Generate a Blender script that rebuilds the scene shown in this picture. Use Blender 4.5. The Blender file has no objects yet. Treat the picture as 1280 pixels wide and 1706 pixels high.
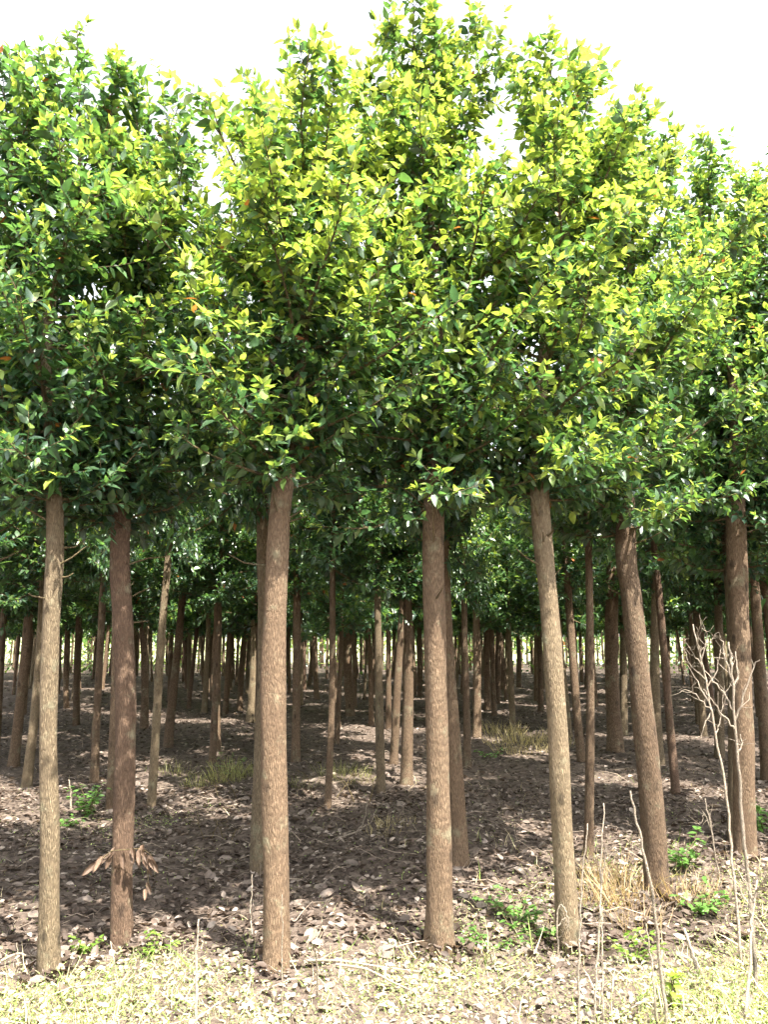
import bpy, math, random
import numpy as np
from mathutils import Matrix, Vector

# ------------------------------------------------------------------ camera, sky, sun
SC = bpy.context.scene
COL = SC.collection
F_PX, CX, CY = 1265.0, 640.0, 853.0          # focal length and centre of the 1280 x 1706 photograph
EYE = 1.6
PITCH = math.radians(9.3)
SUN_EL, SUN_AZ = 59.0, 143.0                  # azimuth clockwise from the viewing direction (+Y)

cam_d = bpy.data.cameras.new('camera')
cam = bpy.data.objects.new('camera', cam_d)
COL.objects.link(cam)
cam.location = (0, 0, EYE)
cam.rotation_euler = (math.pi / 2 + PITCH, 0, 0)
cam_d.sensor_fit = 'VERTICAL'
cam_d.sensor_height = 36.0
cam_d.lens = 36.0 * F_PX / 1706.0
cam_d.clip_start = 0.05
cam_d.clip_end = 2000
SC.camera = cam

world = bpy.data.worlds.new('World')
SC.world = world
world.use_nodes = True
nt = world.node_tree
nt.nodes.clear()
w_out = nt.nodes.new('ShaderNodeOutputWorld')
w_bg = nt.nodes.new('ShaderNodeBackground')
w_sky = nt.nodes.new('ShaderNodeTexSky')
w_sky.sky_type = 'NISHITA'
w_sky.sun_disc = False
w_sky.sun_elevation = math.radians(SUN_EL)
w_sky.sun_rotation = math.radians(SUN_AZ)
w_sky.air_density = 1.0
w_sky.dust_density = 3.0
w_sky.ozone_density = 1.0
w_hsv = nt.nodes.new('ShaderNodeHueSaturation')
w_hsv.inputs['Saturation'].default_value = 0.22      # thin bright milky sky
w_hsv.inputs['Value'].default_value = 1.0
nt.links.new(w_sky.outputs[0], w_hsv.inputs['Color'])
nt.links.new(w_hsv.outputs[0], w_bg.inputs['Color'])
w_bg.inputs['Strength'].default_value = 0.15
nt.links.new(w_bg.outputs[0], w_out.inputs['Surface'])

sun_d = bpy.data.lights.new('sun', 'SUN')
sun_d.energy = 5.0
sun_d.angle = math.radians(0.55)
sun_d.color = (1.0, 0.95, 0.86)
sun = bpy.data.objects.new('sun', sun_d)
COL.objects.link(sun)
_az, _el = math.radians(SUN_AZ), math.radians(SUN_EL)
SUN_DIR = Vector((math.sin(_az) * math.cos(_el), math.cos(_az) * math.cos(_el), math.sin(_el)))
sun.rotation_euler = SUN_DIR.to_track_quat('Z', 'Y').to_euler()
sun.location = SUN_DIR * 30

SC.view_settings.view_transform = 'Standard'
SC.view_settings.look = 'None'
SC.view_settings.exposure = 2.3
SC.view_settings.gamma = 1.0
SC.view_settings.use_curve_mapping = False
SC.render.engine = 'CYCLES'
SC.cycles.max_bounces = 6
SC.cycles.use_adaptive_sampling = True
SC.cycles.adaptive_threshold = 0.03
SC.cycles.diffuse_bounces = 3
SC.cycles.transmission_bounces = 4
SC.cycles.glossy_bounces = 2
SC.cycles.use_denoising = True

random.seed(4)
RNG = np.random.default_rng(11)


# ------------------------------------------------------------------ helpers
def tag(o, label=None, cat=None, group=None, kind=None):
    if label: o['label'] = label
    if cat: o['category'] = cat
    if group: o['group'] = group
    if kind: o['kind'] = kind
    return o


def link(name, me, parent=None):
    o = bpy.data.objects.new(name, me)
    COL.objects.link(o)
    if parent is not None: o.parent = parent
    return o


def empty(name, loc=(0, 0, 0)):
    o = bpy.data.objects.new(name, None)
    o.empty_display_size = 0.2
    COL.objects.link(o)
    o.location = loc
    return o


class MB:
    """Collects verts, faces, material slots and a colour for every vert; build() makes one mesh."""
    def __init__(s):
        s.v, s.c, s.f, s.n = [], [], [], 0

    def add(s, verts, faces, mat=0, col=(0.5, 0.5, 0.5)):
        verts = np.asarray(verts, dtype=np.float32).reshape(-1, 3)
        col = np.asarray(col, dtype=np.float32)
        if col.ndim == 1: col = np.tile(col, (len(verts), 1))
        s.v.append(verts); s.c.append(col)
        for f in faces:
            f = np.asarray(f, dtype=np.int32)
            if len(f): s.f.append((f + s.n, mat))
        s.n += len(verts)

    def tube(s, pts, rad, sides=5, mat=0, col=(0.5, 0.5, 0.5), cap=True):
        P = np.asarray(pts, dtype=float); n = len(P)
        R = np.broadcast_to(np.asarray(rad, dtype=float), (n,))
        T = np.gradient(P, axis=0); T /= np.linalg.norm(T, axis=1)[:, None] + 1e-9
        up = np.array([0.0, 0, 1]) if abs(T[0][2]) < 0.8 else np.array([1.0, 0, 0])
        V = np.zeros((n, sides, 3))
        a = np.arange(sides) * 2 * math.pi / sides
        for i in range(n):
            u = up - T[i] * np.dot(up, T[i]); u /= np.linalg.norm(u) + 1e-9
            w = np.cross(T[i], u); up = u
            V[i] = P[i] + R[i] * (np.cos(a)[:, None] * u + np.sin(a)[:, None] * w)
        i, j = np.meshgrid(np.arange(n - 1), np.arange(sides), indexing='ij')
        j2 = (j + 1) % sides
        q = np.stack([i * sides + j, i * sides + j2, (i + 1) * sides + j2, (i + 1) * sides + j], -1).reshape(-1, 4)
        V = V.reshape(-1, 3)
        faces = [q]
        if cap:
            V = np.vstack([V, P[-1] + T[-1] * R[-1] * .6])
            t = len(V) - 1; b = (n - 1) * sides
            faces.append(np.array([[b + k, b + (k + 1) % sides, t] for k in range(sides)]))
        s.add(V, faces, mat, col)

    def mesh(s, name, mats, smooth=True):
        me = bpy.data.meshes.new(name)
        if not s.v: return me
        V = np.concatenate(s.v); C = np.concatenate(s.c)
        me.vertices.add(len(V)); me.vertices.foreach_set('co', V.ravel())
        tot = np.concatenate([np.full(len(f), f.shape[1], np.int32) for f, m in s.f])
        mi = np.concatenate([np.full(len(f), m, np.int32) for f, m in s.f])
        lv = np.concatenate([f.ravel() for f, m in s.f]).astype(np.int32)
        st = np.concatenate([[0], np.cumsum(tot)[:-1]]).astype(np.int32)
        me.loops.add(len(lv)); me.loops.foreach_set('vertex_index', lv)
        me.polygons.add(len(tot)); me.polygons.foreach_set('loop_start', st)
        me.polygons.foreach_set('loop_total', tot)
        me.polygons.foreach_set('material_index', mi)
        me.polygons.foreach_set('use_smooth', np.full(len(tot), smooth))
        at = me.color_attributes.new('Col', 'FLOAT_COLOR', 'POINT')
        at.data.foreach_set('color', np.hstack([C, np.ones((len(C), 1), np.float32)]).astype(np.float32).ravel())
        for m in mats: me.materials.append(m)
        me.update(calc_edges=True)
        return me


# leaf template: ovate, pointed, folded along the midrib, drooping; y runs to the tip
def leaf_template(w=.245, fold=.07, droop=.16):
    t = np.array([[0, 0, 0], [0, .38, 0], [0, .68, 0], [0, 1, 0],
                  [-w, .36, fold], [-w * .74, .66, fold * .8], [w, .36, fold], [w * .74, .66, fold * .8],
                  [-w * .55, .13, fold * .5], [w * .55, .13, fold * .5]], float)
    t[:, 2] -= droop * t[:, 1] ** 2
    return t


LEAF = leaf_template()
LEAF_Q = np.array([[8, 0, 1, 4], [4, 1, 2, 5], [0, 9, 6, 1], [1, 6, 7, 2]])
LEAF_T = np.array([[5, 2, 3], [2, 7, 3]])
FAR_T = np.array([[0, 0, 0], [-.24, .42, .06], [0, 1, -.16], [.24, .42, .06], [0, .45, -.03]])
FAR_F = np.array([[0, 4, 1], [1, 4, 2], [0, 3, 4], [4, 3, 2]])


def norm(a):
    return a / (np.linalg.norm(a, axis=-1, keepdims=True) + 1e-9)


def frames(D, U):
    D = norm(D); N = norm(U - D * (U * D).sum(-1, keepdims=True)); W = np.cross(D, N)
    return W, D, N


def put_leaves(mb, P, D, U, S, C, mat=0, tpl=LEAF, fq=LEAF_Q, ft=LEAF_T):
    """P base, D direction, U roughly the normal, S length, C colour; one leaf each."""
    n = len(P)
    if n == 0: return
    W, D, N = frames(D, U)
    V = P[:, None] + S[:, None, None] * (tpl[None, :, 0, None] * W[:, None] + tpl[None, :, 1, None] * D[:, None] + tpl[None, :, 2, None] * N[:, None])
    k = len(tpl); off = (np.arange(n) * k)[:, None, None]
    fs = []
    if fq is not None: fs.append((fq[None] + off).reshape(-1, fq.shape[1]))
    if ft is not None: fs.append((ft[None] + off).reshape(-1, ft.shape[1]))
    mb.add(V.reshape(-1, 3), fs, mat, np.repeat(C, k, axis=0))


def ray(px, py):
    dx, dy = (px - CX) / F_PX, -(py - CY) / F_PX
    return np.array([dx, math.cos(PITCH) - dy * math.sin(PITCH), math.sin(PITCH) + dy * math.cos(PITCH)])


def gz(x, y):
    """height of the ground"""
    f = np.exp(-(np.asarray(y) / 40.0) ** 2)
    z = 0.030 * np.sin(1.3 * x + .6) * np.cos(.9 * y + .4) + 0.022 * np.sin(2.9 * x - 1.1 * y + 1.0) + 0.012 * np.sin(5.3 * x + 3.7 * y)
    return z * f


def ground_at(px, py):
    d = ray(px, py)
    z = 0.0
    for _ in range(6):
        t = (z - EYE) / d[2]
        x, y = d[0] * t, d[1] * t
        z = float(gz(x, y))
    return np.array([x, y, z])


def at_depth(px, py, Y):
    d = ray(px, py)
    t = Y / d[1]
    return np.array([d[0] * t, Y, EYE + d[2] * t])


def px_size(w, p):
    """metres spanned by w pixels at point p"""
    return w / F_PX * (p[1] * math.cos(PITCH) + (p[2] - EYE) * math.sin(PITCH))


def smooth_path(pts, n):
    """Catmull-Rom through pts, n samples"""
    P = np.asarray(pts, float)
    P = np.vstack([2 * P[0] - P[1], P, 2 * P[-1] - P[-2]])
    k = len(P) - 3
    out = []
    for u in np.linspace(0, k - 1e-6, n):
        i = int(u); t = u - i
        a, b, c, d = P[i:i + 4]
        out.append(.5 * ((2 * b) + (-a + c) * t + (2 * a - 5 * b + 4 * c - d) * t * t + (-a + 3 * b - 3 * c + d) * t ** 3))
    return np.array(out)


# ------------------------------------------------------------------ materials
def new_mat(name):
    m = bpy.data.materials.new(name); m.use_nodes = True
    n = m.node_tree.nodes; n.clear()
    return m, n, m.node_tree.links


def leaf_mat(name, trans=.45, rough=.33, spec=.5, tmul=(1.9, 1.7, .75), vary=.12, bump=True):
    m, n, l = new_mat(name)
    out = n.new('ShaderNodeOutputMaterial')
    at = n.new('ShaderNodeAttribute'); at.attribute_name = 'Col'
    oi = n.new('ShaderNodeObjectInfo')
    mr = n.new('ShaderNodeMapRange'); mr.inputs[3].default_value = 1 - vary; mr.inputs[4].default_value = 1 + vary
    l.new(oi.outputs['Random'], mr.inputs[0])
    tc = n.new('ShaderNodeTexCoord')
    nz = n.new('ShaderNodeTexNoise'); nz.inputs['Scale'].default_value = 38; nz.inputs['Detail'].default_value = 0
    l.new(tc.outputs['Object'], nz.inputs['Vector'])
    mr2 = n.new('ShaderNodeMapRange'); mr2.inputs[1].default_value = .3; mr2.inputs[2].default_value = .7
    mr2.inputs[3].default_value = .78; mr2.inputs[4].default_value = 1.2
    l.new(nz.outputs[0], mr2.inputs[0])
    mu = n.new('ShaderNodeMath'); mu.operation = 'MULTIPLY'
    l.new(mr.outputs[0], mu.inputs[0]); l.new(mr2.outputs[0], mu.inputs[1])
    vm = n.new('ShaderNodeVectorMath'); vm.operation = 'SCALE'
    l.new(at.outputs['Color'], vm.inputs[0]); l.new(mu.outputs[0], vm.inputs['Scale'])
    pr = n.new('ShaderNodeBsdfPrincipled')
    l.new(vm.outputs[0], pr.inputs['Base Color'])
    pr.inputs['Roughness'].default_value = rough
    pr.inputs['Specular IOR Level'].default_value = spec
    if bump:
        bp = n.new('ShaderNodeBump'); bp.inputs['Strength'].default_value = .25; bp.inputs['Distance'].default_value = .004
        l.new(nz.outputs[0], bp.inputs['Height']); l.new(bp.outputs[0], pr.inputs['Normal'])
    tr = n.new('ShaderNodeBsdfTranslucent')
    tm = n.new('ShaderNodeVectorMath'); tm.operation = 'MULTIPLY'; tm.inputs[1].default_value = tmul
    l.new(vm.outputs[0], tm.inputs[0]); l.new(tm.outputs[0], tr.inputs['Color'])
    mx = n.new('ShaderNodeMixShader'); mx.inputs[0].default_value = trans
    l.new(pr.outputs[0], mx.inputs[1]); l.new(tr.outputs[0], mx.inputs[2])
    l.new(mx.outputs[0], out.inputs['Surface'])
    return m


def bark_mat(name, c1, c2, c3, scale=1.0):
    m, n, l = new_mat(name)
    out = n.new('ShaderNodeOutputMaterial'); pr = n.new('ShaderNodeBsdfPrincipled')
    tc = n.new('ShaderNodeTexCoord')
    oi = n.new('ShaderNodeObjectInfo')
    ad = n.new('ShaderNodeVectorMath'); ad.operation = 'ADD'
    cb = n.new('ShaderNodeCombineXYZ')
    mm = n.new('ShaderNodeMath'); mm.operation = 'MULTIPLY'; mm.inputs[1].default_value = 37.0
    l.new(oi.outputs['Random'], mm.inputs[0])
    for k in range(3): l.new(mm.outputs[0], cb.inputs[k])
    l.new(tc.outputs['Object'], ad.inputs[0]); l.new(cb.outputs[0], ad.inputs[1])
    mp = n.new('ShaderNodeMapping'); mp.inputs['Scale'].default_value = (190 * scale, 190 * scale, 22 * scale)
    l.new(ad.outputs[0], mp.inputs[0])
    fi = n.new('ShaderNodeTexVoronoi'); fi.feature = 'DISTANCE_TO_EDGE'; fi.inputs['Scale'].default_value = 1.0
    nz0 = n.new('ShaderNodeTexNoise'); nz0.inputs['Scale'].default_value = .8; nz0.inputs['Detail'].default_value = 3
    l.new(mp.outputs[0], nz0.inputs['Vector'])
    va = n.new('ShaderNodeVectorMath'); va.operation = 'MULTIPLY_ADD'; va.inputs[1].default_value = (.9, .9, .9)
    l.new(nz0.outputs['Color'], va.inputs[0]); l.new(mp.outputs[0], va.inputs[2])
    l.new(va.outputs[0], fi.inputs['Vector'])
    big = n.new('ShaderNodeTexNoise'); big.inputs['Scale'].default_value = 3.2; big.inputs['Detail'].default_value = 6; big.inputs['Roughness'].default_value = .65
    l.new(ad.outputs[0], big.inputs['Vector'])
    r1 = n.new('ShaderNodeValToRGB'); r1.color_ramp.elements[0].position = .35; r1.color_ramp.elements[1].position = .66
    r1.color_ramp.elements[0].color = (*c1, 1); r1.color_ramp.elements[1].color = (*c2, 1)
    l.new(big.outputs[0], r1.inputs[0])
    mr = n.new('ShaderNodeMapRange'); mr.inputs[1].default_value = 0; mr.inputs[2].default_value = .34
    l.new(fi.outputs['Distance'], mr.inputs[0])
    mx = n.new('ShaderNodeMix'); mx.data_type = 'RGBA'; mx.inputs['A'].default_value = (*c3, 1)
    l.new(mr.outputs[0], mx.inputs['Factor']); l.new(r1.outputs[0], mx.inputs['B'])
    # knots and dark flecks
    fl = n.new('ShaderNodeTexNoise'); fl.inputs['Scale'].default_value = 40; fl.inputs['Detail'].default_value = 4
    l.new(ad.outputs[0], fl.inputs['Vector'])
    m3 = n.new('ShaderNodeMapRange'); m3.inputs[1].default_value = .36; m3.inputs[2].default_value = .6; m3.inputs[3].default_value = .84; m3.inputs[4].default_value = 1.08
    l.new(fl.outputs[0], m3.inputs[0])
    mo = n.new('ShaderNodeMapRange'); mo.inputs[3].default_value = .8; mo.inputs[4].default_value = 1.15
    l.new(oi.outputs['Random'], mo.inputs[0])
    mz = n.new('ShaderNodeMath'); mz.operation = 'MULTIPLY'; l.new(m3.outputs[0], mz.inputs[0]); l.new(mo.outputs[0], mz.inputs[1])
    km = n.new('ShaderNodeMapping'); km.inputs['Scale'].default_value = (9, 9, 4.5)
    l.new(ad.outputs[0], km.inputs[0])
    kn = n.new('ShaderNodeTexVoronoi'); kn.inputs['Scale'].default_value = 1.0
    l.new(km.outputs[0], kn.inputs['Vector'])
    k1 = n.new('ShaderNodeMapRange'); k1.inputs[1].default_value = .10; k1.inputs[2].default_value = .22; k1.inputs[3].default_value = .45; k1.inputs[4].default_value = 1.0
    l.new(kn.outputs['Distance'], k1.inputs[0])
    mk = n.new('ShaderNodeMath'); mk.operation = 'MULTIPLY'; l.new(mz.outputs[0], mk.inputs[0]); l.new(k1.outputs[0], mk.inputs[1]); mz = mk
    li = n.new('ShaderNodeTexNoise'); li.inputs['Scale'].default_value = 7; li.inputs['Detail'].default_value = 5; li.inputs['Roughness'].default_value = .7
    l.new(ad.outputs[0], li.inputs['Vector'])
    l1 = n.new('ShaderNodeMapRange'); l1.inputs[1].default_value = .56; l1.inputs[2].default_value = .70; l1.inputs[3].default_value = 0; l1.inputs[4].default_value = .5
    l.new(li.outputs[0], l1.inputs[0])
    ml = n.new('ShaderNodeMix'); ml.data_type = 'RGBA'; ml.inputs['B'].default_value = (.25, .25, .16, 1)
    l.new(l1.outputs[0], ml.inputs['Factor']); l.new(mx.outputs['Result'], ml.inputs['A']); mx = ml
    vs = n.new('ShaderNodeVectorMath'); vs.operation = 'SCALE'; l.new(mx.outputs['Result'], vs.inputs[0]); l.new(mz.outputs[0], vs.inputs['Scale'])
    l.new(vs.outputs[0], pr.inputs['Base Color'])
    pr.inputs['Roughness'].default_value = .85
    pr.inputs['Specular IOR Level'].default_value = .25
    bp = n.new('ShaderNodeBump'); bp.inputs['Strength'].default_value = .8; bp.inputs['Distance'].default_value = .006
    hs = n.new('ShaderNodeMath'); hs.operation = 'MULTIPLY_ADD'; hs.inputs[1].default_value = .5
    l.new(fl.outputs[0], hs.inputs[0]); l.new(mr.outputs[0], hs.inputs[2])
    l.new(hs.outputs[0], bp.inputs['Height']); l.new(bp.outputs[0], pr.inputs['Normal'])
    l.new(pr.outputs[0], out.inputs['Surface'])
    return m


def ground_mat():
    m, n, l = new_mat('soil')
    out = n.new('ShaderNodeOutputMaterial'); pr = n.new('ShaderNodeBsdfPrincipled')
    tc = n.new('ShaderNodeTexCoord')
    a = n.new('ShaderNodeTexNoise'); a.inputs['Scale'].default_value = 1.1; a.inputs['Detail'].default_value = 8; a.inputs['Roughness'].default_value = .7
    b = n.new('ShaderNodeTexNoise'); b.inputs['Scale'].default_value = 30; b.inputs['Detail'].default_value = 6
    v = n.new('ShaderNodeTexVoronoi'); v.inputs['Scale'].default_value = 17; v.feature = 'F1'
    for k in (a, b, v): l.new(tc.outputs['Object'], k.inputs['Vector'])
    r = n.new('ShaderNodeValToRGB')
    r.color_ramp.elements[0].position = .3; r.color_ramp.elements[0].color = (.035, .026, .020, 1)
    r.color_ramp.elements[1].position = .72; r.color_ramp.elements[1].color = (.12, .092, .072, 1)
    l.new(b.outputs[0], r.inputs[0])
    # leaf-sized patches of colour from the cells
    hv = n.new('ShaderNodeSeparateColor'); l.new(v.outputs['Color'], hv.inputs[0])
    r2 = n.new('ShaderNodeValToRGB')
    r2.color_ramp.elements[0].color = (.045, .032, .026, 1); r2.color_ramp.elements[1].color = (.17, .132, .105, 1)
    l.new(hv.outputs[0], r2.inputs[0])
    mx = n.new('ShaderNodeMix'); mx.data_type = 'RGBA'; mx.inputs['Factor'].default_value = .5
    l.new(r.outputs[0], mx.inputs['A']); l.new(r2.outputs[0], mx.inputs['B'])
    # the open field past the plantation is dry grass
    sp = n.new('ShaderNodeSeparateXYZ'); l.new(tc.outputs['Object'], sp.inputs[0])
    mr = n.new('ShaderNodeMapRange'); mr.inputs[1].default_value = 44; mr.inputs[2].default_value = 50
    l.new(sp.outputs['Y'], mr.inputs[0])
    g = n.new('ShaderNodeValToRGB')
    g.color_ramp.elements[0].position = .35; g.color_ramp.elements[0].color = (.20, .22, .10, 1)
    g.color_ramp.elements[1].position = .65; g.color_ramp.elements[1].color = (.36, .34, .22, 1)
    l.new(a.outputs[0], g.inputs[0])
    m2 = n.new('ShaderNodeMix'); m2.data_type = 'RGBA'
    l.new(mr.outputs[0], m2.inputs['Factor']); l.new(mx.outputs['Result'], m2.inputs['A']); l.new(g.outputs[0], m2.inputs['B'])
    l.new(m2.outputs['Result'], pr.inputs['Base Color'])
    pr.inputs['Roughness'].default_value = .95
    pr.inputs['Specular IOR Level'].default_value = .15
    bp = n.new('ShaderNodeBump'); bp.inputs['Strength'].default_value = .9; bp.inputs['Distance'].default_value = .03
    l.new(b.outputs[0], bp.inputs['Height']); l.new(bp.outputs[0], pr.inputs['Normal'])
    l.new(pr.outputs[0], out.inputs['Surface'])
    return m


M_LEAF = leaf_mat('green_leaf', tmul=(1.55, 1.65, .9), rough=.37, spec=.85, bump=False)
M_DRY = leaf_mat('dry_leaf', trans=.22, rough=.6, spec=.3, tmul=(1.3, 1.1, .8), vary=.18)
M_GRASS = leaf_mat('grass_blade', trans=.35, rough=.5, spec=.3, tmul=(1.5, 1.5, .7), vary=.05)
M_BARK = bark_mat('fissured_bark', (.165, .110, .068), (.232, .166, .105), (.095, .061, .037))
M_BARK_RED = bark_mat('reddish_bark', (.138, .086, .055), (.195, .130, .086), (.080, .049, .031))
M_BARK_PALE = bark_mat('pale_bark', (.182, .136, .082), (.258, .202, .126), (.108, .078, .047))
M_TWIG = bark_mat('twig_bark', (.16, .13, .06), (.28, .22, .10), (.10, .07, .04), 2.0)
M_STALK = bark_mat('dry_stalk', (.42, .35, .27), (.58, .51, .41), (.28, .22, .16), 2.0)
M_SOIL = ground_mat()


# ------------------------------------------------------------------ ground
def axis(lo, hi, step, far, ratio=1.35):
    mid = list(np.arange(lo, hi + 1e-6, step))
    a, s = [], step
    x = hi
    while x < far:
        s *= ratio; x += s; a.append(x)
    b, s = [], step
    x = lo
    while x > -far:
        s *= ratio; x -= s; b.append(x)
    return np.array(b[::-1] + mid + a)


gx, gy = axis(-9, 9, .12, 700), axis(1.5, 16, .12, 900)
X, Y = np.meshgrid(gx, gy, indexing='xy')
Z = gz(X, Y)
nr = RNG.normal(0, .006, Z.shape) * (np.abs(X) < 9) * (Y < 16) * (Y > 1.5)
Z = Z + nr
nx, ny = len(gx), len(gy)
i, j = np.meshgrid(np.arange(ny - 1), np.arange(nx - 1), indexing='ij')
q = np.stack([i * nx + j, i * nx + j + 1, (i + 1) * nx + j + 1, (i + 1) * nx + j], -1).reshape(-1, 4)
mb = MB(); mb.add(np.stack([X, Y, Z], -1).reshape(-1, 3), [q])
tag(link('ground', mb.mesh('ground', [M_SOIL])), kind='structure')


# ------------------------------------------------------------------ trees
def leaf_colours(n, young_lit, rng):
    """young 0..1 from mature dark green to fresh yellow green"""
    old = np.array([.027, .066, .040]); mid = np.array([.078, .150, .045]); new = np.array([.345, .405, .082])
    y = np.clip(young_lit + rng.normal(0, .16, n), 0, 1)[:, None]
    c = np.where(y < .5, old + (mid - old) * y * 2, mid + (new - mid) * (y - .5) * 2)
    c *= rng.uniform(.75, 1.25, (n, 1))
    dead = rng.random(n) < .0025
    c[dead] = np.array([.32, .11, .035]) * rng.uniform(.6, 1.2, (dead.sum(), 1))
    return c


def rot_about(v, k, a):
    return v * math.cos(a) + np.cross(k, v) * math.sin(a) + k * np.dot(k, v) * (1 - math.cos(a))


def grow_crown(seed, path, h0, spread, n_prim, fresh=1.0, leaf_len=.085, gap=.024, bias=(0, 0, 0), fill=1.0, low_tuft=True):
    """path(z) -> point of the leader.  Returns branches [(list of (pts, radii))] and leaf arrays."""
    rng = np.random.default_rng(seed)
    zs = path[:, 2]; top = zs[-1]
    bias = np.array(bias, float)
    def lead(z):
        return np.array([np.interp(z, zs, path[:, 0]), np.interp(z, zs, path[:, 1]), z])
    branches = []; LP, LD, LY, LS = [], [], [], []
    def leaves_on(pts, f0, young_lit, density=1.0):
        seg = np.diff(pts, axis=0); L = np.linalg.norm(seg, axis=1); cum = np.concatenate([[0], np.cumsum(L)])
        tot = cum[-1]; m = max(2, int(tot * (1 - f0) / gap * density))
        fr = np.clip(f0 + (1 - f0) * (np.arange(m) + rng.uniform(0, 1, m)) / m, 0, .999); sv = fr * tot
        k = np.clip(np.searchsorted(cum, sv) - 1, 0, len(seg) - 1)
        p = pts[k] + seg[k] * ((sv - cum[k]) / (L[k] + 1e-9))[:, None]; t = seg[k] / (L[k] + 1e-9)[:, None]
        r = np.cross(t, [0, 0, 1.0]) + 1e-3; r = norm(r); q = np.cross(t, r)
        a = rng.random() * 6.28 + np.arange(m) * 2.4 + rng.normal(0, .3, m)
        d = (r * np.cos(a)[:, None] + q * np.sin(a)[:, None]) * .85 + t * rng.uniform(.25, .8, (m, 1)) + rng.normal(0, .18, (m, 3)) + np.array([0, 0, -.22])
        LP.append(p); LD.append(d); LS.append(leaf_len * np.clip(rng.normal(.93, .24, m), .4, 1.45) * (1 - .25 * (fr > .93))); LY.append(young_lit * (.35 + .65 * fr ** 1.5))
        e = norm(pts[-1] - pts[-2])
        LP.append(np.tile(pts[-1], (3, 1))); LD.append(e + rng.normal(0, .45, (3, 3))); LS.append(leaf_len * rng.uniform(.5, .95, 3)); LY.append(np.full(3, young_lit * 1.15))
    az = rng.random() * 6.28
    for k in range(n_prim):
        f = ((k + rng.uniform(-.3, .3)) / max(1, n_prim - 1)); f = min(max(f, 0), .985)
        z0 = h0 + (top - .62 - h0) * f ** 1.15
        az += 2.399 + rng.normal(0, .25)
        o = np.array([math.cos(az), math.sin(az), 0.0])
        prof = .72 + .42 * math.sin(min(f / .4, 1) * 1.57) - .5 * max(0, f - .5) ** 1.2
        L = spread * max(.26, prof) * rng.uniform(.72, 1.18)
        L *= (1 + np.dot(o, bias)) * (1 - .3 * f ** 3)
        el = math.radians(-14 + 62 * f ** .8 + rng.normal(0, 11))
        d = o * math.cos(el) + np.array([0, 0, math.sin(el)])
        p = lead(z0); pts = [p]
        n = 7
        for s in range(n):
            d = norm(d + np.array([0, 0, .085]) + rng.normal(0, .10, 3))
            p = p + d * L / n; pts.append(p)
        pts = np.array(pts)
        r0 = .0035 + .011 * L * (1 - .5 * f)
        br = [(pts, np.linspace(r0, .0022, n + 1))]
        young_lit = fresh * min(1, .26 + .95 * f + .25 * rng.random() + .2 * max(0, -o[1]))  # fresh growth plus painted light: sprays paler towards top and front, darker below
        leaves_on(pts, .2, young_lit)
        n_tw = int(round(L / .046 * fill))
        for q_ in range(n_tw):
            t = rng.uniform(.12, 1.0); u = t * n; kk = min(int(u), n - 1)
            b = pts[kk] + (pts[kk + 1] - pts[kk]) * (u - kk)
            dd = norm(pts[kk + 1] - pts[kk])
            side = np.cross(dd, [0, 0, 1.0]); side = norm(side) * (1 if q_ % 2 else -1)
            v = norm(dd * rng.uniform(.3, .9) + side * rng.uniform(.3, 1.0) + np.array([0, 0, rng.uniform(-.35, .75)]) + rng.normal(0, .2, 3))
            l2 = rng.uniform(.10, .30) * (1.15 - .5 * t) * (1 + .5 * (rng.random() < .12))
            w = [b]
            for s in range(3):
                v = norm(v + np.array([0, 0, .12]) + rng.normal(0, .12, 3)); w.append(w[-1] + v * l2 / 3)
            w = np.array(w)
            br.append((w, np.linspace(.0028, .0013, 4)))
            leaves_on(w, .12, young_lit * rng.uniform(.6, 1.2))
        branches.append(br)
    # short leafy shoots straight from the stem
    for k in range(int(n_prim * 2.0)):
        z0 = h0 + (top - h0) * (.0 + .7 * rng.random() ** 1.3)
        a_ = rng.random() * 6.28; o = np.array([math.cos(a_), math.sin(a_), 0.0])
        L = rng.uniform(.16, .46); d = norm(o + np.array([0, 0, rng.uniform(-.35, .5)])); p = lead(z0); w = [p]
        for q_ in range(4):
            d = norm(d + rng.normal(0, .12, 3) + [0, 0, .06]); w.append(w[-1] + d * L / 4)
        w = np.array(w)
        branches.append([(w, np.linspace(.0035, .0014, 5))])
        leaves_on(w, .15, fresh * .4 * rng.uniform(.5, 1.3), 1.25)
    # short shoots round the top of the leader
    for k in range(14):
        z0 = top - .75 + .7 * (k + rng.random()) / 14
        a_ = k * 2.4 + rng.normal(0, .3); o = np.array([math.cos(a_), math.sin(a_), 0.0])
        L = rng.uniform(.10, .22) * (1.25 - .6 * k / 14); d = norm(o + np.array([0, 0, rng.uniform(.3, 1.0)])); p = lead(z0); w = [p]
        for q_ in range(3):
            d = norm(d + rng.normal(0, .12, 3) + [0, 0, .08]); w.append(w[-1] + d * L / 3)
        w = np.array(w)
        branches.append([(w, np.linspace(.003, .0013, 4))])
        leaves_on(w, .1, fresh * rng.uniform(.6, 1.1), 1.1)
    # leaves on the leader's tip
    tip = np.array([lead(z) for z in np.linspace(top - .45, top, 6)])
    leaves_on(tip, .1, fresh * .9, 1.2)
    P, D, S, Yg = np.concatenate(LP), np.concatenate(LD), np.concatenate(LS), np.concatenate(LY)
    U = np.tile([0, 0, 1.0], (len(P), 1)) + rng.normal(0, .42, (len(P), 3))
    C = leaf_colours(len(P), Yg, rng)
    return branches, P, D, U, S, C


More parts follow.
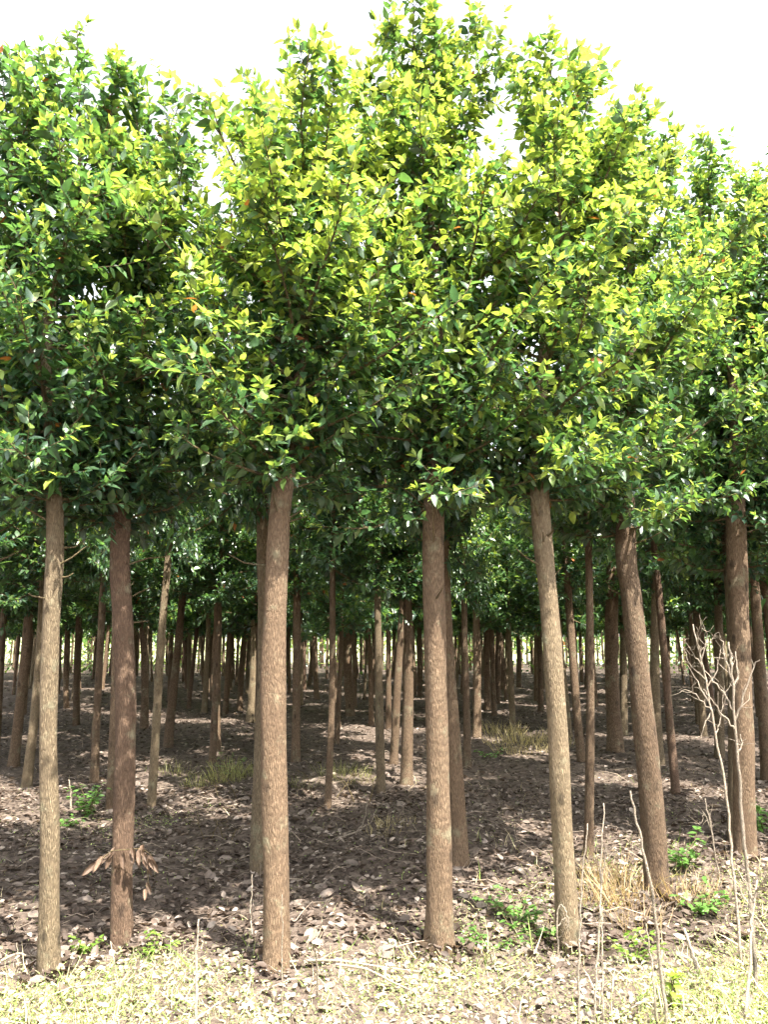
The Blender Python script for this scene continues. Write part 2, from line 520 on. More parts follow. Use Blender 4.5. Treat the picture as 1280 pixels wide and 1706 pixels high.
def trunk_mesh(name, path, rad, sides, mat, rng, flare=True, lump=.045):
    """tapered trunk along a path; rad per path point"""
    mb = MB()
    P = np.asarray(path, float); n = len(P)
    a = np.arange(sides) * 2 * math.pi / sides
    ph = rng.uniform(0, 6.28, 6)
    z = P[:, 2] - P[0, 2]
    V = np.zeros((n, sides, 3))
    for k in range(n):
        r = rad[k] * (1 + lump * np.sin(2 * a + ph[0] + z[k] * 1.7) + lump * .7 * np.sin(3 * a + ph[1] - z[k] * 2.9) + lump * .5 * np.sin(5 * a + ph[2] + z[k] * 9))
        r = r * (1 + lump * .8 * math.sin(z[k] * 7 + ph[4]) * math.sin(z[k] * 3.1 + ph[5]))
        if flare:
            r = r * (1 + (.42 + .26 * np.sin(4 * a + ph[3]) + .12 * np.sin(7 * a + ph[1])) * math.exp(-max(z[k], 0) / .11))
        V[k, :, 0] = P[k, 0] + r * np.cos(a); V[k, :, 1] = P[k, 1] + r * np.sin(a); V[k, :, 2] = P[k, 2]
    i, j = np.meshgrid(np.arange(n - 1), np.arange(sides), indexing='ij'); j2 = (j + 1) % sides
    q = np.stack([i * sides + j, i * sides + j2, (i + 1) * sides + j2, (i + 1) * sides + j], -1).reshape(-1, 4)
    V = np.vstack([V.reshape(-1, 3), P[-1]])
    b = (n - 1) * sides
    t = np.array([[b + k, b + (k + 1) % sides, len(V) - 1] for k in range(sides)])
    mb.add(V, [q, t])
    return mb.mesh(name, [mat])


LEAF_ME = []
for k in range(10):
    mb = MB()
    rg = np.random.default_rng(50 + k)
    put_leaves(mb, np.zeros((1, 3)), np.array([[0, 1.0, 0]]), np.array([[0, 0, 1.0]]), np.ones(1), leaf_colours(1, np.array([k / 9.0]), rg),
               0, leaf_template(.20 + .02 * rg.random(), .05 + .05 * rg.random(), .1 + .12 * rg.random()))
    LEAF_ME.append(mb.mesh('leaf', [M_LEAF]))


def hero_tree(px, w0, w1, top, seed, label, mat, spread, n_prim, h_crown_px, n_leaf_parts, fresh=1.0, dy=0.0, fill=1.1, group='front row of the tree plantation'):
    """px: pixel points of the trunk from the foot up; top: pixel of the crown's tip"""
    rng = np.random.default_rng(seed)
    base = ground_at(*px[0]); Yb = base[1]
    pts = [base] + [at_depth(x, y, Yb) for x, y in px[1:]]
    ptop = at_depth(top[0], top[1], Yb + dy)
    zc = pts[-1][2]
    m1 = pts[-1] + (ptop - pts[-1]) * .33 + np.array([rng.normal(0, .05), rng.normal(0, .05), 0])
    m2 = pts[-1] + (ptop - pts[-1]) * .66 + np.array([rng.normal(0, .05), rng.normal(0, .05), 0])
    path = smooth_path(pts + [m1, m2, ptop], 90)
    r0 = px_size(w0, base) / 2; r1 = px_size(w1, pts[-1]) / 2
    z = path[:, 2]
    rad = np.where(z < zc, r0 + (r1 - r0) * np.clip((z - z[0]) / (zc - z[0]), 0, 1), r1 * np.clip((z[-1] - .3 - z) / (z[-1] - .3 - zc), 0, 1) ** 1.1 * .8 + .0035)
    k = (z > zc) & (z < zc + .25)
    rad[k] = np.maximum(rad[k], r1 * (1 - .2 * (z[k] - zc) / .25))
    root = empty('broadleaf_tree', base)
    tag(root, label, 'tree', group)
    loc = path - base
    foot = np.array([[loc[0, 0], loc[0, 1], -.09], [loc[0, 0], loc[0, 1], -.04]])
    fine = np.array([[loc[0, 0], loc[0, 1], s] for s in (.01, .03)])
    tp = np.vstack([foot, [[0, 0, 0]], loc[1:]])
    tr = np.concatenate([[r0 * 1.05, r0 * 1.02], rad])
    link('trunk', trunk_mesh('trunk', tp, tr, 26, mat, rng), root)
    h0 = at_depth(px[-1][0], h_crown_px, Yb)[2] - base[2]
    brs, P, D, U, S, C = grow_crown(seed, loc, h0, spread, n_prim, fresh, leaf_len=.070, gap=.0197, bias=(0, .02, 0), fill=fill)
    for br in brs:
        mb = MB()
        for n_, (p, r) in enumerate(br):
            mb.tube(p, r, 5 if n_ == 0 else 3)
        link('branch', mb.mesh('branch', [M_TWIG]), root)
    for _ in range(6):
        zz_ = h0 - rng.uniform(.0, .75) ** 1.5; a_ = rng.uniform(0, 6.28); L_ = rng.uniform(.05, .22)
        c_ = np.array([np.interp(zz_, loc[:, 2], loc[:, 0]), np.interp(zz_, loc[:, 2], loc[:, 1]), zz_])
        d_ = np.array([math.cos(a_), math.sin(a_), rng.uniform(.1, .7)])
        q_ = np.array([c_ + d_ * r1 * .7, c_ + d_ * (r1 + L_ * .5) + rng.normal(0, .008, 3), c_ + d_ * (r1 + L_) + rng.normal(0, .015, 3) + [0, 0, .02]])
        mb = MB(); mb.tube(q_, [.006, .0045, .0025], 5)
        link('branch', mb.mesh('branch', [M_TWIG]), root)
    # the leaves nearest the viewer's side of the crown are parts of their own
    key = np.linalg.norm(P + base - np.array([0, 0, EYE]), axis=1) + rng.normal(0, .12, len(P))
    order = np.argsort(key)
    pick = order[:n_leaf_parts * 2:2] if n_leaf_parts else order[:0]
    rest = np.setdiff1d(np.arange(len(P)), pick)
    W, Dn, N = frames(D, U)
    lum = C[:, 0]
    for i_ in pick:
        yk = int(np.clip((lum[i_] - .03) / .19 * 9, 0, 9))
        o = link('leaf', LEAF_ME[yk], root)
        M = Matrix.Identity(4)
        for r_ in range(3):
            M[r_][0], M[r_][1], M[r_][2], M[r_][3] = W[i_, r_] * S[i_], Dn[i_, r_] * S[i_], N[i_, r_] * S[i_], P[i_, r_]
        o.matrix_basis = M
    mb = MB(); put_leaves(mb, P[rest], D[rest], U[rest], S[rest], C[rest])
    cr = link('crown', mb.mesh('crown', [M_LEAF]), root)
    tag(cr, kind='stuff')
    return root, len(P)


HERO = [
    # trunk pixels, foot width, top width, tip, seed, label, bark, spread, branches, crown base pixel, leaf parts
    ([(80, 1625), (83, 1400), (80, 1214), (84, 1051), (91, 850)], 33, 27, (128, 48), 101,
     'slim straight tree with sunlit speckled trunk next to the reddish trunk', M_BARK_PALE, .68, 42, 850, 260),
    ([(203, 1578), (203, 1431), (209, 1214), (206, 1051), (201, 880)], 36, 30, (248, 160), 102,
     'reddish brown tree with a withered leafy twig caught on its trunk', M_BARK_RED, .78, 52, 870, 260),
    ([(461, 1610), (459, 1377), (455, 1160), (457, 1051), (462, 916), (472, 807)], 45, 36, (528, 130), 103,
     'thick tree with brightly sunlit lower trunk that bends over just below its crown', M_BARK, .92, 62, 800, 290),
    ([(733, 1583), (731, 1377), (727, 1160), (724, 997), (723, 850)], 43, 36, (722, -2), 104,
     'straight thick tree in the front row between the bending trunk and the pale leaning trunk', M_BARK, .86, 62, 850, 290),
    ([(948, 1578), (939, 1404), (928, 1187), (914, 997), (899, 800)], 36, 31, (945, 84), 105,
     'pale leaning tree with a curly dry vine at its foot', M_BARK_PALE, .86, 60, 830, 290),
    ([(1096, 1491), (1088, 1350), (1069, 1160), (1053, 997), (1043, 900)], 39, 34, (1050, 185), 106,
     'brown leaning tree with green weeds at its foot behind the bare dry stalks', M_BARK, .88, 52, 890, 270),
    ([(1243, 1428), (1240, 1269), (1233, 1051), (1228, 880)], 35, 32, (1180, 228), 107,
     'thick brown tree standing behind the tall branched dry weed', M_BARK, .86, 50, 870, 270),
    ([(-62, 1600), (-55, 1300), (-48, 1051), (-40, 850)], 36, 30, (15, 82), 108,
     'tree at the end of the front row whose foliage overhangs the slim speckled tree', M_BARK, .6, 40, 850, 120),
    ([(1352, 1425), (1345, 1269), (1330, 1051), (1318, 880)], 35, 30, (1290, 245), 109,
     'tree at the end of the front row beyond the trunk behind the dry weed', M_BARK, .86, 40, 870, 120),
]
n_leaf = []
hero_roots = []
FRESH = [.68, .78, 1.05, 1.0, 1.05, .95, .85, .6, .75]
for fresh, (px, w0, w1, top, seed, label, mat, spread, n_prim, hc, nl) in zip(FRESH, HERO):
    r, nn = hero_tree(px, w0, w1, top, seed, label, mat, spread, n_prim, hc, nl, fresh)
    n_leaf.append(nn); hero_roots.append(r)
print('LEAVES', n_leaf, flush=True)

# ---- trees of the rows behind: shared trunk and crown meshes
TRUNKS, CROWNS, CROWNS_FAR = [], [], []
for k in range(7):
    rg = np.random.default_rng(300 + k)
    zz = np.concatenate([[-.12, -.05, 0, .03, .07, .12, .2], np.linspace(.3, 4.6, 22)])
    a1, a2, p1, p2 = rg.uniform(.01, .035, 2).tolist() + rg.uniform(0, 6.28, 2).tolist()
    xx = a1 * np.sin(zz * 1.5 + p1) - a1 * math.sin(p1); yy = a2 * np.sin(zz * 1.3 + p2) - a2 * math.sin(p2)
    rr = np.where(zz < 2.3, 1 - .09 * zz, (1 - .09 * 2.3) * np.clip((4.65 - zz) / 2.35, .03, 1))
    path = np.stack([xx, yy, zz], -1)
    # built ten times thinner than unit radius and scaled sideways on placing
    class _R: pass
    me = trunk_mesh('trunk', np.stack([xx, yy, zz], -1), rr * .07, 14, [M_BARK, M_BARK_PALE, M_BARK, M_BARK_RED][k % 4], rg)
    TRUNKS.append(me)


def shared_crown(seed, n_prim, spread, h0, top, far):
    path = np.array([[0, 0, 0], [0, 0, h0], [.04, .02, (h0 + top) / 2], [0, 0.03, top]], float)
    brs, P, D, U, S, C = grow_crown(seed, path, h0, spread, n_prim, fresh=.75, leaf_len=.125 if far else .078, gap=.042 if far else .023, fill=.8 if far else 1.0)
    mb = MB()
    if far: put_leaves(mb, P, D, U, S, C, 0, FAR_T, None, FAR_F)
    else: put_leaves(mb, P, D, U, S, C)
    for br in brs:
        for n_, (p, r) in enumerate(br):
            if n_ == 0 or not far: mb.tube(p, r, 4 if n_ == 0 else 3, 1)
    return mb.mesh('crown', [M_LEAF, M_TWIG])


for k in range(5): CROWNS.append(shared_crown(400 + k, 46, .90, 1.95 + .08 * k, 4.9 + .12 * k, False))
for k in range(5): CROWNS_FAR.append(shared_crown(500 + k, 40, .98, 1.75 + .08 * k, 5.0 + .1 * k, True))
PLACED = []


LIGHT = [ground_at(*p) for p in ((850, 1240), (900, 1240), (330, 1345), (400, 1350), (180, 1275), (90, 1272), (30, 1352), (560, 1225), (500, 1205), (1080, 1300), (1160, 1312), (670, 1215), (800, 1382), (860, 1378))]
_sh = np.array(SUN_DIR[:2]) / SUN_DIR[2]


def in_gap(b):
    """distance from a tree to the path of the sunbeams that reach the sunny spots on the floor"""
    best = 9.0
    for p in LIGHT:
        for z in np.linspace(2.0, 5.2, 9):
            best = min(best, math.hypot(b[0] - p[0] - _sh[0] * z, b[1] - p[1] - _sh[1] * z))
    return best


def row_tree(base, up, radius, label, group, far=None):
    base = np.array(base, float)
    rg = random.Random(len(PLACED) * 7 + 3)
    far = base[1] > 11 if far is None else far
    root = empty('broadleaf_tree', base)
    tag(root, label, 'tree', group)
    up = Vector(up).normalized()
    root.rotation_euler = Vector((0, 0, 1)).rotation_difference(up).to_euler()
    t = link('trunk', rg.choice(TRUNKS), root)
    rz = rg.uniform(0, 6.28); t.rotation_euler = (0, 0, rz)
    s = radius / .07
    t.scale = (s, s, rg.uniform(.96, 1.06))
    c = link('crown', rg.choice(CROWNS_FAR if far else CROWNS), root)
    tag(c, kind='stuff')
    c.rotation_euler = (0, 0, rg.uniform(0, 6.28))
    k = rg.uniform(.92, 1.08) * (1.1 if base[1] < 9.5 else 1.0); wd = .55 if in_gap(base) < .55 else 1.0
    c.scale = (k * wd * rg.uniform(.9, 1.15), k * wd * rg.uniform(.9, 1.15), k)
    PLACED.append(base)
    return root


MIDL = 'slim shaded tree of the middle rows standing on brown leaf litter'
MIDG = 'trees of the middle rows behind the front row'
NAMED = {0: 'dark tree standing close behind the thick tree with the sunlit bending trunk',
         1: 'dark tree standing close behind the straight thick front row tree',
         2: 'very slender shaded tree between the pale leaning trunk and the brown leaning trunk',
         3: 'dark tree half hidden behind the trunk that stands behind the dry weed',
         4: 'pale leaning tree paired with a darker leaning trunk beyond the slim speckled tree',
         5: 'dark leaning tree crossing in front of the pale leaning one beyond the speckled tree',
         6: 'slim dark tree standing between the speckled trunk and the reddish trunk',
         7: 'tree standing directly behind the reddish trunk that holds the withered twig',
         8: 'pale slanting slim tree between the reddish trunk and the thick bending one',
         11: 'slim straight tree among grass tufts behind the olive green weed clump',
         16: 'thin pale pole-like tree with brushwood twigs around its foot',
         20: 'slim tree beside a thicker dark trunk seen past the straight thick front tree',
         22: 'thick dark straight tree next to a slimmer one behind the straight thick front tree',
         29: 'thick dark tree seen between the pale leaning trunk and the brown leaning trunk',
         31: 'dark upright tree just past the brown leaning tree with a thinner leaning one beside it',
         32: 'thin dark leaning tree beside the dark upright tree past the brown leaning one',
         33: 'dark leaning tree past the trunk that stands behind the dry weed'}
MID = [  # foot pixel, higher pixel, width in pixels
    ((432, 1453), (434, 850), 34), ((768, 1440), (751, 1024), 28), ((981, 1426), (980, 1000), 16), ((1224, 1402), (1211, 900), 22),
    ((22, 1277), (38, 1051), 17), ((43, 1312), (60, 1106), 16), ((156, 1304), (172, 980), 14), ((184, 1350), (188, 1160), 17),
    ((252, 1342), (276, 1024), 15), ((280, 1244), (296, 1024), 15), ((240, 1214), (236, 1051), 13), ((359, 1252), (363, 1046), 16),
    ((340, 1187), (345, 1046), 10), ((375, 1190), (386, 1040), 10), ((399, 1184), (407, 1073), 11), ((418, 1203), (421, 1030), 16),
    ((546, 1345), (554, 1024), 12), ((563, 1213), (556, 1100), 10), ((584, 1193), (582, 1040), 16), ((619, 1209), (613, 1060), 9),
    ((635, 1323), (630, 1035), 15), ((648, 1214), (649, 1050), 10), ((677, 1307), (675, 1046), 20), ((779, 1279), (778, 1035), 13),
    ((795, 1228), (792, 1035), 15), ((813, 1182), (816, 1040), 12), ((828, 1172), (830, 1040), 12), ((902, 1187), (898, 1040), 10),
    ((970, 1269), (952, 1051), 15), ((1026, 1252), (1020, 1024), 26), ((1040, 1226), (1036, 1040), 13), ((1099, 1274), (1093, 943), 18),
    ((1127, 1323), (1107, 1106), 14), ((1280, 1300), (1257, 943), 20), ((1200, 1262), (1196, 1040), 16), ((-8, 1262), (6, 1046), 13),
    ((130, 1146), (130, 1073), 8), ((110, 1180), (112, 1073), 9), ((1170, 1195), (1165, 1050), 9), ((865, 1145), (862, 1060), 8),
    ((500, 1160), (498, 1060), 8), ((528, 1165), (526, 1060), 9), ((700, 1160), (698, 1060), 9), ((315, 1160), (318, 1050), 8),
    ((960, 1190), (955, 1060), 10), ((1065, 1180), (1062, 1060), 9),
]
for n_, (a, b, w) in enumerate(MID):
    p = ground_at(*a); u = at_depth(b[0], b[1], p[1]) - p
    row_tree(p, u, px_size(w, p) / 2, NAMED.get(n_, MIDL), MIDG)
# trees of the second and third row just outside the picture (they shade the litter)
for (x, y) in ((4.6, 7.6), (5.6, 9.4), (3.9, 5.9), (6.2, 7.0), (-3.6, 5.6), (-4.9, 7.6), (-5.6, 9.4)):
    row_tree((x, y, float(gz(x, y))), (0.01, 0, 1), .07, MIDL, MIDG)

FARL = 'thin dark tree of the far rows deep inside the plantation'
FARG = 'trees of the far rows'
rg = random.Random(77)
y = 10.2
n_far = 0
while y < 33:
    half = .506 * y + 1.3 + (1.5 if y < 16 else 0)
    x = -half + rg.random() * 1.2
    while x < half:
        xx, yy = x + rg.gauss(0, .13), y + rg.gauss(0, .22)
        if all((xx - b[0]) ** 2 + ((yy - b[1]) * .8) ** 2 > .72 ** 2 for b in PLACED) and rg.random() > .06 and in_gap((xx, yy)) > .6:
            row_tree((xx, yy, float(gz(xx, yy))), (rg.gauss(0, .035), rg.gauss(0, .03), 1), rg.uniform(.04, .066), FARL, FARG)
            n_far += 1
        x += 1.2 + rg.gauss(0, .1)
    y += 1.95
print('ROW TREES', len(PLACED), n_far)

# ---- rows beyond the ones built one by one: a mass of thin trunks and foliage
mb = MB()
rg = np.random.default_rng(19)
yy = 33.6
while yy < 46:
    xx = -.506 * yy - 2
    while xx < .506 * yy + 2:
        if rg.random() < .9:
            bx, by = xx + rg.normal(0, .15), yy + rg.normal(0, .3)
            lean = rg.normal(0, .05, 2)
            mb.tube([[bx, by, -.05], [bx + lean[0], by + lean[1], 1.4], [bx + 2 * lean[0], by, 3.2]], [.06, .05, .04], 6, 1)
            n = 130
            P = np.stack([bx + rg.normal(0, .5, n), by + rg.normal(0, .5, n), 1.6 + 3.5 * rg.random(n)], -1)
            put_leaves(mb, P, rg.normal(0, 1, (n, 3)) + [0, 0, -.3], rg.normal(0, .5, (n, 3)) + [0, 0, 1], rg.uniform(.18, .34, n), leaf_colours(n, rg.uniform(.2, .7, n), rg), 0, FAR_T, None, FAR_F)
            if rg.random() < .55:      # undergrowth
                n = 45
                P = np.stack([bx + rg.normal(0, .45, n), by + rg.normal(0, .4, n), 1.5 * rg.random(n) ** 1.3], -1)
                put_leaves(mb, P, rg.normal(0, 1, (n, 3)) + [0, 0, .3], rg.normal(0, .5, (n, 3)) + [0, 0, 1], rg.uniform(.15, .32, n), leaf_colours(n, rg.uniform(.3, .8, n), rg), 0, FAR_T, None, FAR_F)
        xx += 1.05
    yy += 2.1
tag(link('distant_rows', mb.mesh('distant_rows', [M_LEAF, M_BARK])), 'farthest rows of the plantation merging into one mass of thin trunks', 'wood', kind='stuff')

# ---- far-off wood beyond the open field: one mass of foliage
mb = MB()
rg = np.random.default_rng(9)
n = 9000
ang = rg.uniform(-.75, .75, n); dist = rg.uniform(75, 92, n)
hh = (7 + 2.2 * np.sin(ang * 23) + 1.6 * np.sin(ang * 61 + 1)) * np.sqrt(rg.random(n))
P = np.stack([np.sin(ang) * dist, np.cos(ang) * dist, hh], -1)
put_leaves(mb, P, rg.normal(0, 1, (n, 3)), rg.normal(0, 1, (n, 3)) + [0, 0, .6], rg.uniform(.6, 1.5, n), leaf_colours(n, rg.uniform(.3, .7, n), rg), 0, FAR_T, None, FAR_F)
tag(link('distant_wood', mb.mesh('distant_wood', [M_LEAF])), 'far green wood beyond the open field past the trunks', 'wood', kind='stuff')


# ------------------------------------------------------------------ forest floor
def scatter(n, ymin, ymax, rng, power=1.0, margin=.5):
    """points on the visible ground wedge, denser near the viewer for power > 1"""
    u = rng.random(n) ** power
    y = ymin + (ymax - ymin) * u
    x = rng.uniform(-1, 1, n) * (.506 * y * 1.06 + margin)
    return x, y


def dry_colours(n, rng):
    a = np.array([.045, .031, .023]); b = np.array([.115, .085, .067]); c = np.array([.36, .30, .25])
    t = rng.random(n)[:, None] ** 1.6
    col = np.where(t < .6, a + (b - a) * t / .6, b + (c - b) * (t - .6) / .4)
    return col * rng.uniform(.75, 1.15, (n, 1))


DRY_T = leaf_template(.27, .10, -.10)
DRY_T2 = leaf_template(.30, .16, .28)
mb = MB()
rg = np.random.default_rng(21)
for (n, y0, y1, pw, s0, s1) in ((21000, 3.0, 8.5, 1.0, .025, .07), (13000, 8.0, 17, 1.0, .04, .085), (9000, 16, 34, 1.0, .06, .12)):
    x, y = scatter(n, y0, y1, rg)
    # the sunny strip in front carries fewer leaves than the litter under the trees
    keep = (y > 4.3) | (rg.random(n) < .7)
    x, y = x[keep], y[keep]; n = len(x)
    P = np.stack([x, y, gz(x, y) + rg.uniform(.004, .022, n)], -1)
    a = rg.uniform(0, 6.28, n)
    D = np.stack([np.cos(a), np.sin(a), rg.normal(0, .22, n)], -1)
    U = np.tile([0, 0, 1.0], (n, 1)) + rg.normal(0, .33, (n, 3))
    h = n // 2
    S = rg.uniform(s0, s1, n); C = dry_colours(n, rg)
    sun_pale = (np.clip((4.25 - y) / .3, 0, 1) * rg.random(n) ** .35)[:, None]  # strip leaves are bleached, and the sun's glare is painted into their colour
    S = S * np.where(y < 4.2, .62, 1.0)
    C = C * (1 - sun_pale) + sun_pale * np.array([.70, .64, .52]) * rg.uniform(.8, 1.1, (n, 1))
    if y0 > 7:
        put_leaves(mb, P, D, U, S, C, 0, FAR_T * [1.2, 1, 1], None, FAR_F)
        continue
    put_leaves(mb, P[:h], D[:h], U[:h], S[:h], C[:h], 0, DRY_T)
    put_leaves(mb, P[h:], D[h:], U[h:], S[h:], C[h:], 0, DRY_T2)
for r_ in hero_roots:
    n = 130
    a = rg.uniform(0, 6.28, n); rr_ = .07 + .22 * rg.random(n) ** 1.4
    x = r_.location[0] + rr_ * np.cos(a); y = r_.location[1] + rr_ * np.sin(a)
    P = np.stack([x, y, gz(x, y) + .012 + .05 * np.exp(-(rr_ - .07) / .06) * rg.random(n)], -1)
    b = rg.uniform(0, 6.28, n)
    D = np.stack([np.cos(b), np.sin(b), rg.normal(0, .35, n)], -1)
    put_leaves(mb, P, D, np.tile([0, 0, 1.0], (n, 1)) + rg.normal(0, .5, (n, 3)), rg.uniform(.03, .075, n), dry_colours(n, rg) * 1.25, 0, DRY_T)
# fine twigs in the litter
x, y = scatter(900, 3.2, 13, rg)
for k in range(len(x)):
    a = rg.uniform(0, 6.28); L = rg.uniform(.06, .35)
    p0 = np.array([x[k], y[k], float(gz(x[k], y[k])) + .012]); p2 = p0 + np.array([math.cos(a) * L, math.sin(a) * L, rg.uniform(-.01, .05)])
    p1 = (p0 + p2) / 2 + rg.normal(0, .02, 3) + [0, 0, .015]
    g = rg.uniform(.12, .4)
    mb.tube([p0, p1, p2], [.0028, .0025, .0012], 3, 0, (g, g * .8, g * .62))
tag(link('leaf_litter', mb.mesh('leaf_litter', [M_DRY])), 'brown leaf litter covering the floor between the trees', 'leaf litter', kind='stuff')

# large single leaves lying on top of the litter
BIG = []
for k in range(9):
    mb2 = MB(); rg2 = np.random.default_rng(700 + k)
    n1, n2 = 9, 4
    c = dry_colours(1, rg2)[0] * .6 + np.array([.30, .245, .205]) * .5
    V = []; cc = []
    curl, cup = rg2.uniform(-.25, .45), rg2.uniform(.05, .5)
    for i_ in range(n1):
        t = i_ / (n1 - 1)
        w = (.36 + .08 * rg2.random()) * math.sin(math.pi * min(1, t * .93 + .07)) ** .75 * (1 - .35 * t) + .004
        for j_ in range(n2 * 2 + 1):
            s = (j_ - n2) / n2
            z = cup * w * s * s + curl * (t - .4) ** 2 * .6 + rg2.normal(0, .010) + .02 * abs(math.sin(j_ * 1.57)) * math.sin(t * 22)
            V.append((w * s + rg2.normal(0, .008), t, z)); cc.append(c * (1 - .25 * (abs(s) < .1)) * rg2.uniform(.85, 1.1))
    m_ = n2 * 2 + 1
    q = np.array([[i_ * m_ + j_, i_ * m_ + j_ + 1, (i_ + 1) * m_ + j_ + 1, (i_ + 1) * m_ + j_] for i_ in range(n1 - 1) for j_ in range(m_ - 1)])
    mb2.add(np.array(V) - [0, .5, 0], [q], 0, np.array(cc))
    BIG.append(mb2.mesh('fallen_leaf', [M_DRY]))
rg = np.random.default_rng(31)
x, y = scatter(280, 3.45, 9.5, rg, 1.1, .0)
for k in range(len(x)):
    o = link('fallen_leaf', BIG[k % len(BIG)])
    s = rg.uniform(.06, .115) * (.75 if y[k] < 4.15 else 1)
    o.location = (x[k], y[k], float(gz(x[k], y[k])) + .018)
    o.rotation_euler = (rg.normal(0, .25), rg.normal(0, .25), rg.uniform(0, 6.28)); o.scale = (s, s, s)
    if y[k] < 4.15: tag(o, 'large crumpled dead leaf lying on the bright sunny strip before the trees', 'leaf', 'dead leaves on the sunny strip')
    else: tag(o, 'large pale dead leaf lying on the shaded litter between the trunks', 'leaf', 'dead leaves on the shaded litter')

# ---- low green weeds and grass, thickest in front of the trunks and towards the right
def patch(x, y):
    v = np.sin(x * 2.1 + 1.2) * np.cos(y * 2.7 + .3) + .7 * np.sin(x * 4.3 - y * 3.1) + .4 * np.sin(x * 9 + y * 7)
    return v


mb = MB()
rg = np.random.default_rng(41)
n = 130000
x, y = scatter(n, 2.9, 7.6, rg, 1.5)
edge = np.clip((4.25 - y) / .5, 0, 1) * .8 + np.clip((x + .2) / 2.5, 0, 1) * np.clip((5.9 - y) / .8, 0, 1) * .75 + .03 + .6 * np.exp(-((x + 1.35) ** 2 + (y - 4.35) ** 2) / .05) + .5 * np.exp(-((x + 2.0) ** 2 + (y - 7.0) ** 2) / .25)
keep = (rg.random(n) < edge * np.clip(.55 + .45 * patch(x, y), .05, 1))
x, y = x[keep], y[keep]; n = len(x)
P = np.stack([x, y, gz(x, y) + rg.uniform(.0, .045, n)], -1)
a = rg.uniform(0, 6.28, n)
D = np.stack([np.cos(a), np.sin(a), rg.uniform(-.1, 1.0, n)], -1)
C = np.array([.18, .26, .085]) * rg.uniform(.6, 1.4, (n, 1)) + np.array([.22, .18, .10]) * rg.random((n, 1))
put_leaves(mb, P, D, np.tile([0, 0, 1.0], (n, 1)) + rg.normal(0, .5, (n, 3)), rg.uniform(.007, .019, n), C, 0, FAR_T * [1.4, 1, 1], None, FAR_F)
n_weed = n
# upright blades, green and straw coloured
n = 90000
x, y = scatter(n, 2.9, 9.5, rg, 1.35)
edge = np.clip((4.4 - y) / .5, 0, 1) * .8 + np.clip((x + .1) / 2.2, 0, 1) * np.clip((6.6 - y) / .9, 0, 1) * .5 + .03
keep = (rg.random(n) < edge * np.clip(.5 + .5 * patch(x + 3, y), .08, 1))
x, y = x[keep], y[keep]; n = len(x)
P = np.stack([x, y, gz(x, y)], -1)
D = np.stack([rg.normal(0, .8, n), rg.normal(0, .8, n), np.ones(n)], -1)
st = rg.random((n, 1)) < .6
C = np.where(st, np.array([.60, .52, .34]), np.array([.20, .29, .07])) * rg.uniform(.7, 1.2, (n, 1))
BLADE = np.array([[-.018, 0, 0], [.018, 0, 0], [-.015, .5, -.06], [.015, .5, -.06], [0, 1, -.3]])
put_leaves(mb, P, D, rg.normal(0, 1, (n, 3)), rg.uniform(.025, .08, n) * (1 + 1.6 * (rg.random(n) < .12) * rg.random(n)), C, 0, BLADE, np.array([[0, 1, 3, 2]]), np.array([[2, 3, 4]]))
print('WEEDS', n_weed, n)
tag(link('grass', mb.mesh('grass', [M_GRASS])), 'low green weeds and thin grass growing on the sunny strip', 'grass', kind='stuff')


# ---- tufts of dry grass and leafy weeds, one by one
def tuft(px, h, n, spread, col, label, name='grass_tuft', cat='grass tuft', group=None, seed=0):
    rg = np.random.default_rng(seed)
    p = ground_at(*px)
    mb = MB()
    r = spread * np.sqrt(rg.random(n)); a = rg.uniform(0, 6.28, n)
    P = np.stack([r * np.cos(a), r * np.sin(a), np.full(n, -.01)], -1)
    D = np.stack([np.cos(a) * .5 * r / spread + rg.normal(0, .25, n), np.sin(a) * .5 * r / spread + rg.normal(0, .25, n), np.ones(n)], -1)
    C = np.array(col) * rg.uniform(.65, 1.25, (n, 1))
    B = np.array([[-.012, 0, 0], [.012, 0, 0], [-.011, .35, -.02], [.011, .35, -.02], [-.008, .7, -.12], [.008, .7, -.12], [0, 1, -.34]])
    put_leaves(mb, P, D, rg.normal(0, 1, (n, 3)), h * rg.uniform(.4, 1.1, n), C, 0, B, np.array([[0, 1, 3, 2], [2, 3, 5, 4]]), np.array([[4, 5, 6]]))
    o = link(name, mb.mesh(name, [M_GRASS])); o.location = p
    return tag(o, label, cat, group)


straw, green = (.50, .41, .22), (.13, .22, .045)
GOLD = 'golden dry grass tuft in a sunny gap among the middle rows'
for k, (px, h, n, s) in enumerate((((850, 1240), .22, 150, .4), ((885, 1236), .28, 170, .45), ((920, 1242), .2, 120, .4), ((835, 1222), .26, 120, .4), ((870, 1252), .18, 150, .4), ((660, 1375), .10, 90, .16), ((640, 1388), .09, 80, .16))):
    tuft(px, h, n, s, straw, GOLD if k < 5 else 'short straw coloured grass tuft on the litter between two front trunks', group='dry grass tufts' if k < 5 else 'short straw tufts', seed=k)
for k, (px, h, n, s) in enumerate((((380, 1300), .28, 120, .22), ((420, 1290), .2, 80, .2), ((560, 1290), .18, 90, .25), ((590, 1300), .2, 90, .25), ((500, 1310), .15, 60, .25), ((330, 1310), .2, 60, .2), ((290, 1290), .2, 60, .2))):
    tuft(px, h, n, s, (.26, .26, .10), 'thin olive grass tuft growing from the litter in the middle rows', group='olive grass tufts', seed=20 + k)
for k, (px, h, n, s) in enumerate((((1010, 1470), .20, 150, .18), ((1040, 1500), .22, 170, .18), ((985, 1500), .16, 120, .16), ((1150, 1500), .2, 120, .2), ((1060, 1540), .14, 120, .16))):
    tuft(px, h, n, s, (.40, .29, .17), 'tangled brown dry grass tuft around the foot of the brown leaning tree', group='brown grass tufts', seed=40 + k)


